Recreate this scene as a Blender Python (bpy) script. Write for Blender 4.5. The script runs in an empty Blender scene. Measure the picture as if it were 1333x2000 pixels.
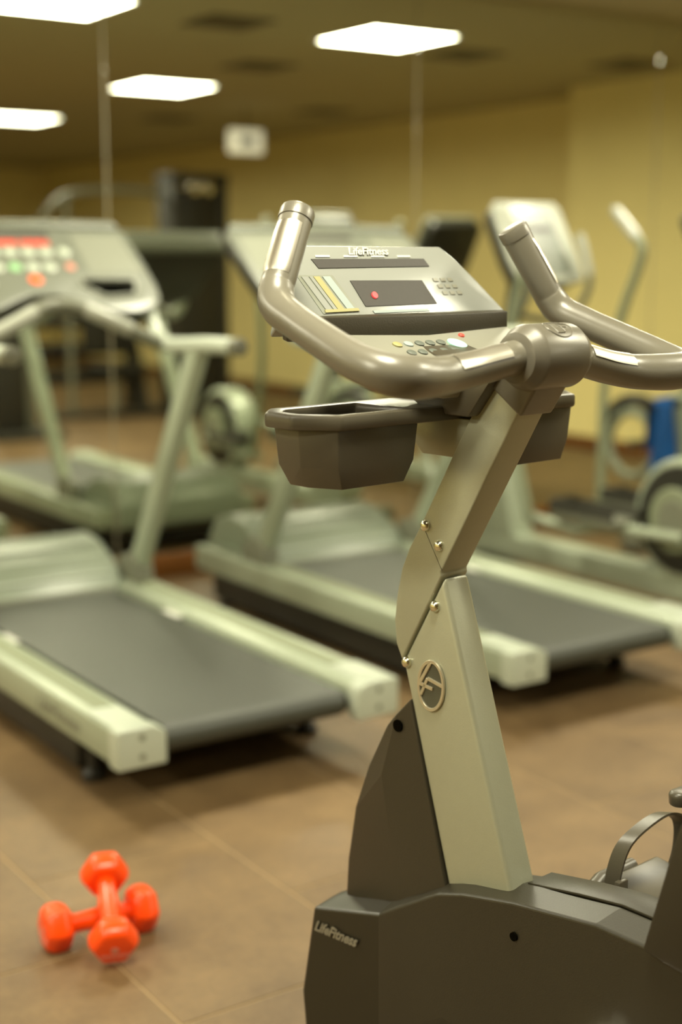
import bpy, bmesh, math, random
from mathutils import Vector, Matrix
random.seed(7)
R = math.radians
scn = bpy.context.scene
col = scn.collection

# ------------------------------------------------------------------ camera
CAM_H = 1.45
cam = bpy.data.cameras.new('camera')
cam.sensor_fit = 'VERTICAL'; cam.sensor_height = 36.0; cam.sensor_width = 24.0
cam.lens = 50.0
cam.clip_start = 0.05; cam.clip_end = 100
cam.dof.use_dof = True
cam.dof.focus_distance = 2.02
cam.dof.aperture_fstop = 1.75
cam.dof.aperture_blades = 0
cam_ob = bpy.data.objects.new('camera', cam); col.objects.link(cam_ob)
cam_ob.location = (0, 0, CAM_H)
cam_ob.rotation_euler = (R(90 - 10.05), 0, R(-34.0))
scn.camera = cam_ob

# ------------------------------------------------------------------ world, exposure
w = bpy.data.worlds.new('room_world'); scn.world = w; w.use_nodes = True
w.node_tree.nodes['Background'].inputs[0].default_value = (0.9, 0.8, 0.6, 1)
w.node_tree.nodes['Background'].inputs[1].default_value = 0.0
vs = scn.view_settings
vs.view_transform = 'Standard'; vs.look = 'None'; vs.gamma = 1.0; vs.use_curve_mapping = False
vs.exposure = 0.0
LIGHT_COL = (1.0, 0.95, 0.72)
LIGHT_STRENGTH = 5.0
LAMP_WATTS = 52.0
LAMP_SPREAD = 172.0

# ------------------------------------------------------------------ materials
def srgb(r, g, b):
    f = lambda c: (c/255)/12.92 if c/255 <= 0.04045 else (((c/255)+0.055)/1.055)**2.4
    return (f(r), f(g), f(b), 1)

def mat(name, colr, rough=0.5, metal=0.0, noise=0.0, nscale=20.0, bump=0.0, bscale=200.0, spec=0.5, emit=None, coat=0.0):
    m = bpy.data.materials.new(name); m.use_nodes = True
    nt = m.node_tree; b = nt.nodes['Principled BSDF']
    b.inputs['Base Color'].default_value = colr
    b.inputs['Roughness'].default_value = rough
    b.inputs['Metallic'].default_value = metal
    b.inputs['Specular IOR Level'].default_value = spec
    b.inputs['Coat Weight'].default_value = coat
    tc = nt.nodes.new('ShaderNodeTexCoord')
    if noise > 0:
        n = nt.nodes.new('ShaderNodeTexNoise'); n.inputs['Scale'].default_value = nscale; n.inputs['Detail'].default_value = 5
        nt.links.new(tc.outputs['Object'], n.inputs['Vector'])
        mx = nt.nodes.new('ShaderNodeMix'); mx.data_type = 'RGBA'
        mx.inputs[6].default_value = tuple(c*(1-noise) for c in colr[:3])+(1,)
        mx.inputs[7].default_value = tuple(min(1, c*(1+noise)) for c in colr[:3])+(1,)
        nt.links.new(n.outputs['Fac'], mx.inputs[0]); nt.links.new(mx.outputs[2], b.inputs['Base Color'])
    if bump > 0:
        n2 = nt.nodes.new('ShaderNodeTexNoise'); n2.inputs['Scale'].default_value = bscale
        nt.links.new(tc.outputs['Object'], n2.inputs['Vector'])
        bp = nt.nodes.new('ShaderNodeBump'); bp.inputs['Strength'].default_value = bump; bp.inputs['Distance'].default_value = 0.002
        nt.links.new(n2.outputs['Fac'], bp.inputs['Height']); nt.links.new(bp.outputs['Normal'], b.inputs['Normal'])
    if emit:
        b.inputs['Emission Color'].default_value = emit[0]; b.inputs['Emission Strength'].default_value = emit[1]
    return m

M = {}
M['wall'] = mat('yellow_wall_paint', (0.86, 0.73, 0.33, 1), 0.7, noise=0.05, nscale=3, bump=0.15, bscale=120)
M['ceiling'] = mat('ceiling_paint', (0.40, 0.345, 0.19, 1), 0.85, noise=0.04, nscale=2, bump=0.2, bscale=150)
M['grout'] = mat('grout', (0.36, 0.255, 0.13, 1), 0.8, noise=0.15, nscale=30)
M['base'] = mat('brown_baseboard', (0.16, 0.058, 0.008, 1), 0.45, noise=0.2, nscale=12)
M['mirror'] = mat('mirror_silver', (0.84, 0.86, 0.76, 1), 0.0, 1.0)
M['strip'] = mat('seam_strip', (0.40, 0.37, 0.28, 1), 0.6, 0.6)
M['backing'] = mat('mirror_backing', (0.1, 0.08, 0.05, 1), 0.7)
# bike
M['champ'] = mat('champagne_powder_coat', (0.385, 0.39, 0.285, 1), 0.30, 0.18, noise=0.03, nscale=60, bump=0.08, bscale=500)
M['grip'] = mat('grey_grip_foam', (0.175, 0.162, 0.125, 1), 0.30, 0.0, noise=0.04, nscale=40, bump=0.06, bscale=600, spec=0.6)
M['joint'] = mat('grey_joint_plastic', (0.15, 0.138, 0.107, 1), 0.33, 0.1, bump=0.08, bscale=600, spec=0.6)
M['shroud'] = mat('charcoal_shroud', (0.037, 0.031, 0.0185, 1), 0.42, 0.0, noise=0.05, nscale=30, bump=0.15, bscale=500)
M['basecover'] = mat('shaded_base_plastic', (0.024, 0.0205, 0.0115, 1), 0.40, 0.0, noise=0.05, nscale=30, bump=0.12, bscale=500, spec=0.55)  # shroud plastic darkened, shade on the base side put into its colour
M['tray'] = mat('taupe_tray_plastic', (0.078, 0.068, 0.047, 1), 0.33, 0.0, noise=0.04, nscale=25, bump=0.06, bscale=500, spec=0.6)
M['steel'] = mat('brushed_steel_sensor', (0.80, 0.77, 0.66, 1), 0.36, 1.0, noise=0.05, nscale=60)
M['screw'] = mat('screw_steel', (0.78, 0.78, 0.64, 1), 0.22, 1.0)
M['emblem'] = mat('emblem_silver', (0.62, 0.58, 0.44, 1), 0.3, 0.7)
M['emblem_dark'] = mat('emblem_field', (0.075, 0.075, 0.05, 1), 0.5)
M['console'] = mat('light_grey_console', (0.29, 0.30, 0.27, 1), 0.22, 0.0, noise=0.02, nscale=15, bump=0.05, bscale=800, spec=0.6)
M['panel'] = mat('lower_panel_grey', (0.26, 0.255, 0.205, 1), 0.4, 0.0, noise=0.03, nscale=20)
M['screen'] = mat('smoked_screen', (0.052, 0.047, 0.040, 1), 0.55, noise=0.08, nscale=200)
M['white'] = mat('white_print', (0.58, 0.58, 0.52, 1), 0.5)
M['logo'] = mat('grey_print', (0.22, 0.20, 0.15, 1), 0.5)
M['yellow'] = mat('yellow_print', (0.36, 0.33, 0.14, 1), 0.5)
M['lblue'] = mat('pale_blue_print', (0.33, 0.385, 0.37, 1), 0.5)
M['teal'] = mat('teal_key', (0.42, 0.78, 0.66, 1), 0.4)
M['key'] = mat('dark_grey_key', (0.13, 0.145, 0.12, 1), 0.45)
M['red'] = mat('red_print', (0.66, 0.07, 0.045, 1), 0.45)
M['led'] = mat('red_led', (0.9, 0.05, 0.05, 1), 0.4, emit=((1.0, 0.03, 0.035, 1), 1.6))
M['black'] = mat('black_plastic', (0.018, 0.017, 0.012, 1), 0.45, noise=0.1, nscale=20)
M['hole'] = mat('screw_hole', (0.004, 0.0035, 0.002, 1), 0.9, spec=0.0)
# treadmill and elliptical
M['tread'] = mat('sage_grey_paint', (0.34, 0.385, 0.285, 1), 0.33, 0.1, noise=0.03, nscale=12, spec=0.6)
M['treadlight'] = mat('pale_sage_paint', (0.43, 0.475, 0.385, 1), 0.32, 0.0, noise=0.02, nscale=12, spec=0.6)
M['hood'] = mat('dimmed_sage_paint', (0.215, 0.25, 0.185, 1), 0.36, noise=0.03, nscale=12, spec=0.6)  # sage paint darkened to offset the light on the upward hood
M['inlay'] = mat('rail_inlay', (0.20, 0.225, 0.14, 1), 0.6, noise=0.06, nscale=60)
M['belt'] = mat('black_running_belt', (0.040, 0.044, 0.032, 1), 0.5, noise=0.1, nscale=120, bump=0.1, bscale=300, spec=0.6)
M['dark'] = mat('dark_frame', (0.028, 0.026, 0.018, 1), 0.5, noise=0.05)
M['tconsole'] = mat('treadmill_console', (0.15, 0.16, 0.125, 1), 0.34, noise=0.02, nscale=10, spec=0.6)
M['rim'] = mat('pale_rim', (0.37, 0.385, 0.32, 1), 0.3, spec=0.6)
M['facelight'] = mat('console_light_panel', (0.215, 0.225, 0.175, 1), 0.32, noise=0.02, nscale=10, spec=0.6)
M['epanel'] = mat('elliptical_panel', (0.125, 0.14, 0.11, 1), 0.35, noise=0.05, nscale=40)
M['green'] = mat('green_button', (0.26, 0.48, 0.24, 1), 0.4)
M['stop'] = mat('orange_stop_button', (0.95, 0.13, 0.02, 1), 0.4)
M['pink'] = mat('pink_print', (0.70, 0.25, 0.18, 1), 0.5)
M['midgrey'] = mat('mid_grey_plastic', (0.16, 0.165, 0.12, 1), 0.4, noise=0.04)
M['chrome'] = mat('chrome', (0.8, 0.78, 0.7, 1), 0.12, 1.0)
M['orange'] = mat('orange_vinyl', (1.0, 0.075, 0.002, 1), 0.28, noise=0.03, nscale=20, spec=0.5)
M['blue'] = mat('blue_cloth', (0.004, 0.085, 0.30, 1), 0.45, noise=0.15, nscale=30)
M['vent'] = mat('vent_metal', (0.10, 0.075, 0.035, 1), 0.6)
M['ventdark'] = mat('vent_dark', (0.02, 0.016, 0.009, 1), 0.8)
M['signwhite'] = mat('glowing_sign_white', (0.72, 0.68, 0.52, 1), 0.5, emit=((0.9, 0.85, 0.66, 1), 0.6))  # slight glow added to keep the box white, not a lamp
M['diffuser'] = mat('lamp_diffuser', (0.9, 0.9, 0.85, 1), 0.6, emit=((*LIGHT_COL, 1), LIGHT_STRENGTH))
M['lampframe'] = mat('lamp_frame', (0.55, 0.52, 0.42, 1), 0.5)

def tile_material():
    m = bpy.data.materials.new('brown_stone_tile'); m.use_nodes = True
    nt = m.node_tree; b = nt.nodes['Principled BSDF']; L = nt.links
    g = nt.nodes.new('ShaderNodeNewGeometry')
    def noise(scale, detail, rough=0.6):
        n = nt.nodes.new('ShaderNodeTexNoise'); n.inputs['Scale'].default_value = scale
        n.inputs['Detail'].default_value = detail; n.inputs['Roughness'].default_value = rough
        L.new(g.outputs['Position'], n.inputs['Vector']); return n
    n1 = noise(3.2, 8, 0.65); n2 = noise(45, 4)
    cr = nt.nodes.new('ShaderNodeValToRGB')
    cr.color_ramp.elements[0].position = 0.32; cr.color_ramp.elements[0].color = (0.128, 0.079, 0.035, 1)
    cr.color_ramp.elements[1].position = 0.70; cr.color_ramp.elements[1].color = (0.222, 0.143, 0.064, 1)
    L.new(n1.outputs['Fac'], cr.inputs['Fac'])
    mx = nt.nodes.new('ShaderNodeMix'); mx.data_type = 'RGBA'; mx.blend_type = 'MULTIPLY'; mx.inputs[0].default_value = 0.35
    L.new(cr.outputs['Color'], mx.inputs[6])
    c2 = nt.nodes.new('ShaderNodeValToRGB')
    c2.color_ramp.elements[0].position = 0.3; c2.color_ramp.elements[0].color = (0.6, 0.6, 0.6, 1)
    c2.color_ramp.elements[1].position = 0.7; c2.color_ramp.elements[1].color = (1.1, 1.1, 1.1, 1)
    L.new(n2.outputs['Fac'], c2.inputs['Fac']); L.new(c2.outputs['Color'], mx.inputs[7])
    oi = nt.nodes.new('ShaderNodeObjectInfo')
    hv = nt.nodes.new('ShaderNodeHueSaturation')
    mr = nt.nodes.new('ShaderNodeMapRange'); mr.inputs[3].default_value = 0.9; mr.inputs[4].default_value = 1.08
    L.new(oi.outputs['Random'], mr.inputs[0]); L.new(mr.outputs[0], hv.inputs['Value'])
    L.new(mx.outputs[2], hv.inputs['Color']); L.new(hv.outputs['Color'], b.inputs['Base Color'])
    b.inputs['Roughness'].default_value = 0.48; b.inputs['Specular IOR Level'].default_value = 0.4
    bp = nt.nodes.new('ShaderNodeBump'); bp.inputs['Strength'].default_value = 0.15; bp.inputs['Distance'].default_value = 0.003
    L.new(n2.outputs['Fac'], bp.inputs['Height']); L.new(bp.outputs['Normal'], b.inputs['Normal'])
    return m
M['tile'] = tile_material()

# ------------------------------------------------------------------ mesh helpers
def new_bm(): return bmesh.new()

def add_box(bm, lo, hi, mtx=None):
    vs_ = [bm.verts.new((x, y, z)) for x in (lo[0], hi[0]) for y in (lo[1], hi[1]) for z in (lo[2], hi[2])]
    for f in ((0, 1, 3, 2), (4, 6, 7, 5), (0, 4, 5, 1), (2, 3, 7, 6), (0, 2, 6, 4), (1, 5, 7, 3)):
        bm.faces.new([vs_[i] for i in f])
    if mtx is not None: bmesh.ops.transform(bm, matrix=mtx, verts=vs_)
    return vs_

def add_prism(bm, pts, axis, a, b, mtx=None):
    """polygon pts (2D) swept along axis 'x','y' or 'z' from a to b. 2D coordinates are the two remaining axes in order."""
    def v3(p, t):
        return {'x': (t, p[0], p[1]), 'y': (p[0], t, p[1]), 'z': (p[0], p[1], t)}[axis]
    A = [bm.verts.new(v3(p, a)) for p in pts]; B = [bm.verts.new(v3(p, b)) for p in pts]
    n = len(pts)
    bm.faces.new(A); bm.faces.new(B[::-1])
    for i in range(n): bm.faces.new([A[i], B[i], B[(i+1) % n], A[(i+1) % n]])
    if mtx is not None: bmesh.ops.transform(bm, matrix=mtx, verts=A+B)
    return A+B

def smooth_path(pts, n=6):
    """Catmull-Rom through pts"""
    P = [Vector(p) for p in pts]; out = []
    for i in range(len(P)-1):
        p0 = P[max(i-1, 0)]; p1 = P[i]; p2 = P[i+1]; p3 = P[min(i+2, len(P)-1)]
        for k in range(n):
            t = k/n
            out.append(0.5*((2*p1)+(p2-p0)*t+(2*p0-5*p1+4*p2-p3)*t*t+(3*p1-p0-3*p2+p3)*t**3))
    out.append(P[-1]); return out

def frames(path, up=(0, 0, 1)):
    fr = []; prev = None
    for i, p in enumerate(path):
        t = (path[min(i+1, len(path)-1)]-path[max(i-1, 0)]).normalized()
        if prev is None:
            u = Vector(up); 
            if abs(u.dot(t)) > 0.95: u = Vector((0, 1, 0))
            n = (u - t*u.dot(t)).normalized()
        else:
            n = (prev - t*prev.dot(t)).normalized()
        prev = n; fr.append((p, t, n, t.cross(n)))
    return fr

def add_tube(bm, path, r, seg=16, caps=True, a0=None, a1=None, up=(0, 0, 1), flat=1.0):
    path = [Vector(p) for p in path]
    rr = r if isinstance(r, (list, tuple)) else [r]*len(path)
    closed = a0 is None; rings = []
    for (p, t, n, b), rad in zip(frames(path, up), rr):
        ring = []
        for k in range(seg if closed else seg+1):
            a = 2*math.pi*k/seg if closed else a0+(a1-a0)*k/seg
            ring.append(bm.verts.new(p+n*math.cos(a)*rad+b*math.sin(a)*rad*flat))
        rings.append(ring)
    m = len(rings[0])
    for A, B in zip(rings[:-1], rings[1:]):
        for k in range(m if closed else m-1):
            bm.faces.new([A[k], A[(k+1) % m], B[(k+1) % m], B[k]])
    if caps and closed:
        bm.faces.new(rings[0][::-1]); bm.faces.new(rings[-1])
    return rings

def add_lathe(bm, prof, axis='x', center=(0, 0, 0), seg=32):
    """prof: list of (t along axis, radius)"""
    c = Vector(center); rings = []
    for t, r in prof:
        ring = []
        for k in range(seg):
            a = 2*math.pi*k/seg
            if axis == 'x': v = Vector((t, r*math.cos(a), r*math.sin(a)))
            elif axis == 'y': v = Vector((r*math.cos(a), t, r*math.sin(a)))
            else: v = Vector((r*math.cos(a), r*math.sin(a), t))
            ring.append(bm.verts.new(c+v))
        rings.append(ring)
    for A, B in zip(rings[:-1], rings[1:]):
        for k in range(seg): bm.faces.new([A[k], A[(k+1) % seg], B[(k+1) % seg], B[k]])
    bm.faces.new(rings[0][::-1]); bm.faces.new(rings[-1])

def add_plate_holes(bm, outer, holes, thick):
    """flat plate in the XY plane with holes, thickness along -Z"""
    tmp = bmesh.new(); edges = []
    for loop in [outer]+holes:
        vs_ = [tmp.verts.new((p[0], p[1], 0)) for p in loop]
        for i in range(len(vs_)): edges.append(tmp.edges.new((vs_[i], vs_[(i+1) % len(vs_)])))
    bmesh.ops.triangle_fill(tmp, edges=edges, use_beauty=True, normal=(0, 0, 1))
    ext = bmesh.ops.extrude_face_region(tmp, geom=tmp.faces[:])
    bmesh.ops.translate(tmp, vec=(0, 0, -thick), verts=[g for g in ext['geom'] if isinstance(g, bmesh.types.BMVert)])
    me = bpy.data.meshes.new('tmp'); tmp.to_mesh(me); tmp.free(); bm.from_mesh(me); bpy.data.meshes.remove(me)

def finish(name, bm, m, parent=None, bevel=0.0, seg=2, smooth=True, angle=35, loc=None, rot=None, mtx=None):
    bmesh.ops.remove_doubles(bm, verts=bm.verts, dist=1e-6)
    bmesh.ops.recalc_face_normals(bm, faces=bm.faces)
    if bevel > 0:
        es = [e for e in bm.edges if len(e.link_faces) == 2 and e.calc_face_angle(0) > R(28)]
        bmesh.ops.bevel(bm, geom=es, offset=bevel, offset_type='OFFSET', segments=seg, profile=0.5, affect='EDGES', clamp_overlap=True)
    me = bpy.data.meshes.new(name); bm.to_mesh(me); bm.free()
    if smooth:
        for p in me.polygons: p.use_smooth = True
        me.set_sharp_from_angle(angle=R(angle))
    me.materials.append(M[m] if isinstance(m, str) else m)
    o = bpy.data.objects.new(name, me); col.objects.link(o)
    if parent is not None: o.parent = parent
    if loc: o.location = loc
    if rot: o.rotation_euler = rot
    if mtx is not None: o.matrix_local = mtx
    return o

def box(name, lo, hi, m, parent=None, bevel=0.0, **k):
    bm = new_bm(); add_box(bm, lo, hi); return finish(name, bm, m, parent, bevel, **k)

def prism(name, pts, axis, a, b, m, parent=None, bevel=0.0, **k):
    bm = new_bm(); add_prism(bm, pts, axis, a, b); return finish(name, bm, m, parent, bevel, **k)

def tube(name, path, r, m, parent=None, seg=16, **k):
    bm = new_bm(); add_tube(bm, path, r, seg, **k); return finish(name, bm, m, parent)

def tag(o, label=None, cat=None, group=None, kind=None):
    if label: o['label'] = label
    if cat: o['category'] = cat
    if group: o['group'] = group
    if kind: o['kind'] = kind
    return o

def thing(name, label, cat, loc=(0, 0, 0), rz=0.0, group=None):
    o = bpy.data.objects.new(name, None); col.objects.link(o)
    o.location = loc; o.rotation_euler = (0, 0, rz); o.empty_display_size = 0.1
    return tag(o, label, cat, group)

def copy_tree(o, parent=None):
    c = o.copy(); col.objects.link(c); c.parent = parent
    for ch in list(o.children): copy_tree(ch, c)
    return c

def text_part(name, body, size, m, parent, mtx, shear=0.0, extrude=0.0006, sx=1.0, bold=0.0):
    cu = bpy.data.curves.new(name, 'FONT'); cu.body = body; cu.size = size; cu.shear = shear
    cu.align_x = 'CENTER'; cu.align_y = 'CENTER'; cu.extrude = extrude; cu.offset = bold
    t = bpy.data.objects.new(name, cu); col.objects.link(t)
    dg = bpy.context.evaluated_depsgraph_get(); dg.update()
    me = bpy.data.meshes.new_from_object(t.evaluated_get(dg))
    bpy.data.objects.remove(t); bpy.data.curves.remove(cu)
    me.name = name; me.materials.clear(); me.materials.append(M[m])
    for v in me.vertices: v.co.x *= sx
    o = bpy.data.objects.new(name, me); col.objects.link(o); o.parent = parent; o.matrix_local = mtx
    return o

def basis(o, x, y, z):
    x, y, z = Vector(x).normalized(), Vector(y).normalized(), Vector(z).normalized()
    m = Matrix.Identity(4)
    for i in range(3): m[i][0] = x[i]; m[i][1] = y[i]; m[i][2] = z[i]; m[i][3] = o[i]
    return m

# ------------------------------------------------------------------ the room
XL, XR, YB, YM, ZC = -4.6, 8.3, -8.5, 5.80, 2.755
floor = tag(box('floor', (XL-.1, YB-.1, -.15), (XR+.1, YM+.1, -.0022), 'grout'), 'brown stone tile floor of the gym', None, None, 'structure')
TW, TL, G = 0.485, 0.76, 0.005
def tile_bm(bm, x, y, x1, y1, mtx=None):
    h = 0.0
    add_prism(bm, [(x, y), (x1, y), (x1, y1), (x, y1)], 'z', -.004, -.0012)
    c = 0.0018
    b = [bm.verts.new(v) for v in ((x, y, -.0012), (x1, y, -.0012), (x1, y1, -.0012), (x, y1, -.0012), (x+c, y+c, 0), (x1-c, y+c, 0), (x1-c, y1-c, 0), (x+c, y1-c, 0))]
    for q in ((4, 5, 6, 7), (0, 1, 5, 4), (1, 2, 6, 5), (2, 3, 7, 6), (3, 0, 4, 7)): bm.faces.new([b[i] for i in q])
tiles = []
i0 = int(math.floor((XL-1.157)/TW)); i1 = int(math.ceil((XR-1.157)/TW))
for i in range(i0, i1):
    x = 1.157+i*TW; off = 2.645+(TL/2 if i % 2 == 0 else 0)
    j0 = int(math.floor((YB-off)/TL)); j1 = int(math.ceil((YM-off)/TL))
    for j in range(j0, j1):
        y = off+j*TL
        ax, bx, ay, by = max(x, XL), min(x+TW, XR), max(y, YB), min(y+TL, YM)
        if bx-ax > .02 and by-ay > .02: tiles.append((ax+G/2, ay+G/2, bx-G/2, by-G/2))
def tile_key(t):
    cx, cy = (t[0]+t[2])/2, (t[1]+t[3])/2
    ang = abs(math.degrees(math.atan2(cx, cy))-34)
    return math.hypot(cx, cy)+(0 if ang < 22 and cy > 0 else 4)
tiles.sort(key=tile_key)
full = None
for t in tiles[:290]:
    if abs(t[2]-t[0]-(TW-G)) < 1e-6 and abs(t[3]-t[1]-(TL-G)) < 1e-6:
        if full is None:
            bm = new_bm(); tile_bm(bm, 0, 0, TW-G, TL-G)
            o = finish('tile', bm, 'tile', floor, smooth=False); full = o
        else:
            o = full.copy(); col.objects.link(o); o.parent = floor
        o.location = (t[0], t[1], 0)
    else:
        bm = new_bm(); tile_bm(bm, 0, 0, t[2]-t[0], t[3]-t[1])
        finish('tile', bm, 'tile', floor, smooth=False, loc=(t[0], t[1], 0))
bm = new_bm()
for t in tiles[290:]: tile_bm(bm, *t)
tag(finish('floor_tiles', bm, 'tile', floor, smooth=False), 'brown floor tiles at the far side of the room', None, None, 'stuff')

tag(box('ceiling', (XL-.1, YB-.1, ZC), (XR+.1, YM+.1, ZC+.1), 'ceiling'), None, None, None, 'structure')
tag(box('wall_front', (XL-.1, YM+.012, 0), (XR+.1, YM+.12, ZC), 'wall'), None, None, None, 'structure')
tag(box('wall_back', (XL-.1, YB-.1, 0), (XR+.1, YB, ZC), 'wall'), None, None, None, 'structure')
tag(box('wall_left', (XL-.1, YB, 0), (XL, YM+.012, ZC), 'wall'), None, None, None, 'structure')
tag(box('wall_right', (XR, YB, 0), (XR+.1, YM+.012, ZC), 'wall'), None, None, None, 'structure')
PX, PY = 7.76, 3.24
tag(box('wall_pilaster', (PX, PY, 0), (XR, YM+.012, ZC), 'wall'), None, None, None, 'structure')
def baseboard(name, lo, hi):
    o = box(name, lo, hi, 'base', None, .004); tag(o, None, None, None, 'structure')
baseboard('baseboard_front', (XL, YM-.014, 0), (PX, YM+.012, .112))
baseboard('baseboard_right', (XR-.014, YB, 0), (XR, PY-.014, .10))
baseboard('baseboard_pilaster', (PX-.014, PY-.014, 0), (PX, YM-.014, .10))
baseboard('baseboard_corner', (PX, PY-.014, 0), (XR, PY, .10))
baseboard('baseboard_back', (XL+.014, YB, 0), (XR-.014, YB+.014, .10))
baseboard('baseboard_left', (XL, YB+.014, 0), (XL+.014, YM-.014, .10))

# mirror wall: panels butted together, slim strips in the seams
mw = thing('wall_mirror', 'wall of tall mirror panels behind the treadmills', 'mirror', (0, YM, 0))
seams = [-4.03, -2.35, -.67, 1.008, 2.687, 4.362, 6.040, 7.712]
edges = [XL]+seams+[PX]
for a, b in zip(edges[:-1], edges[1:]):
    box('mirror_panel', (a+.003, 0, .112), (b-.003, .010, ZC-.004), 'mirror', mw, .0015, seg=1, smooth=False)
for s in seams:
    box('seam_strip', (s-.0025, -.001, .112), (s+.0025, .010, ZC-.004), 'strip', mw, .002)

# ceiling lights
def ceiling_light(x, y, label, first=[None]):
    if first[0] is None:
        t = thing('ceiling_light', label, 'light', (x, y, ZC), 0, 'square ceiling light panels')
        bm = new_bm(); s = .33
        for lo, hi in (((-s, -s, -.012), (s, -s+.025, .0)), ((-s, s-.025, -.012), (s, s, .0)), ((-s, -s+.025, -.012), (-s+.025, s-.025, .0)), ((s-.025, -s+.025, -.012), (s, s-.025, .0))):
            add_box(bm, lo, hi)
        finish('frame', bm, 'lampframe', t)
        box('diffuser', (-.305, -.305, -.008), (.305, .305, -.001), 'diffuser', t)
        ld = bpy.data.lights.new('lamp_light', 'AREA'); ld.shape = 'SQUARE'; ld.size = .60
        ld.energy = LAMP_WATTS; ld.color = LIGHT_COL; ld.spread = R(LAMP_SPREAD)
        lo_ = bpy.data.objects.new('lamp_light', ld); col.objects.link(lo_); lo_.parent = t; lo_.location = (0, 0, -.0095)
        first[0] = t
    else:
        t = copy_tree(first[0]); t.location = (x, y, ZC); t['label'] = label
    return t
names = {(5.17, 4.43): 'square ceiling light mirrored above the bike console', (5.17, 1.5): 'square ceiling light mirrored left of centre, second from the mirror',
         (5.17, -1.45): 'square ceiling light mirrored at the left edge, lowest in view', (3.07, 4.43): 'square ceiling light mirrored in the top left corner'}
grid = [(5.17, 4.43), (5.17, 1.5), (5.17, -1.45), (5.17, -4.4), (3.07, 4.43), (3.42, 1.10)] + [(x, y) for x in (-3.23, -1.13, .97) for y in (4.43, 1.2)]  # panels out of view are added and placed for their light on the bike
for x, y in grid:
    ceiling_light(x, y, names.get((x, y), 'square ceiling light panel added outside the mirrored view'))
# ceiling vents
vent0 = None
vl = ['dark ceiling vent mirrored between the two central lights', 'dark ceiling vent mirrored right of the central light', 'dark ceiling vent mirrored near the right edge',
      'dark ceiling vent mirrored above the white hanging box', 'dark ceiling vent mirrored below the second light', 'dark ceiling vent mirrored at the top between two lights']
for (x, y), lb in zip(((5.18, 2.92), (6.0, 4.12), (7.2, 4.4), (7.2, .65), (6.35, -.7), (4.1, 4.4)), vl):
    if vent0 is None:
        vent0 = v = thing('ceiling_vent', lb, 'vent', (x, y, ZC), 0, 'ceiling vents')
        bm = new_bm()
        for lo, hi in (((-.2, -.2, -.01), (.2, -.175, 0)), ((-.2, .175, -.01), (.2, .2, 0)), ((-.2, -.175, -.01), (-.175, .175, 0)), ((.175, -.175, -.01), (.2, .175, 0))): add_box(bm, lo, hi)
        finish('frame', bm, 'vent', v)
        box('backing', (-.175, -.175, -.002), (.175, .175, 0), 'ventdark', v)
        for k in range(8):
            bm = new_bm(); add_box(bm, (-.175, -.014, -.001), (.175, .014, .001), Matrix.Translation((0, -.15+k*.043, -.006)) @ Matrix.Rotation(R(12), 4, 'X'))
            finish('slat', bm, 'vent', v)
    else:
        v = copy_tree(vent0); v.location = (x, y, ZC); v['label'] = lb

# white box hanging from the ceiling
hb = thing('hanging_sign', 'small white box sign hanging from the ceiling, seen in the mirror', 'sign', (6.45, .55, ZC))
box('sign_body', (-.165, -.03, -.39), (.165, .03, -.19), 'signwhite', hb, .01)
box('dark_panel', (-.075, .028, -.322), (.075, .034, -.258), 'dark', hb)
box('bracket', (-.006, -.006, -.19), (.006, .006, -.001), 'vent', hb)

# ------------------------------------------------------------------ exercise bike (local: x right, y forward, z up)
bike = thing('exercise_bike', 'upright exercise bike with champagne post and grey bullhorn handlebar, nearest the camera', 'exercise bike', (1.304, 1.457, 0), R(8))
HW = .0275
# lower post
prism('lower_post', [(-.016, .50), (.145, .994), (.228, .850), (.209, .79), (.112, .47)], 'x', -HW, HW, 'champ', bike, .008, seg=4)
# upper stem with the rounded gusset
us = prism('upper_stem', [(-.035, 1.32), (.008, 1.245), (.149, 1.001), (.147, .995), (.2285, .852), (.241, .876), (.245, .912), (.24, .952), (.23, .994), (.215, 1.027), (.194, 1.061), (.102, 1.221), (.064, 1.285), (.03, 1.335)],
      'x', -HW-.0012, HW+.0012, 'champ', bike, .0045, seg=3)
# fine seam between stem and gusset plate
bm = new_bm(); add_tube(bm, [(-HW-.0011, .186, 1.066), (-HW-.0011, .146, 1.004)], .0006, 6); finish('plate_seam', bm, 'tray', us)
for y, z in ((.180, 1.066), (.152, 1.040), (.159, .948), (.217, .851)):
    for s in (-1, 1):
        bm = new_bm(); add_lathe(bm, [(s*(HW-.002), .0085), (s*(HW+.003), .0085), (s*(HW+.0062), .0068), (s*(HW+.0078), .0038), (s*(HW+.0082), .001)], 'x', (0, y, z), 20)
        finish('screw', bm, 'screw', bike)
# oval emblem on the post
def oval(bm, cx, cz, ra, rb, x0, x1, inner=None, tilt=0.0, n=40):
    def pt(k, a, b):
        t = 2*math.pi*k/n; u, v = a*math.cos(t), b*math.sin(t)
        return (cx+u*math.cos(tilt)-v*math.sin(tilt), cz+u*math.sin(tilt)+v*math.cos(tilt))
    if inner is None:
        add_prism(bm, [pt(k, ra, rb) for k in range(n)], 'x', x0, x1)
    else:
        o = [[bm.verts.new((x, *pt(k, ra, rb))) for k in range(n)] for x in (x0, x1)]
        i = [[bm.verts.new((x, *pt(k, ra-inner, rb-inner))) for k in range(n)] for x in (x0, x1)]
        for k in range(n):
            j = (k+1) % n
            bm.faces.new([o[0][k], o[0][j], o[1][j], o[1][k]]); bm.faces.new([i[0][k], i[1][k], i[1][j], i[0][j]])
            bm.faces.new([o[1][k], o[1][j], i[1][j], i[1][k]]); bm.faces.new([o[0][k], i[0][k], i[0][j], o[0][j]])
EC = (.164, .826)
bm = new_bm(); oval(bm, EC[0], EC[1], .026, .038, -HW-.002, -HW+.001, tilt=.08)
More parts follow.
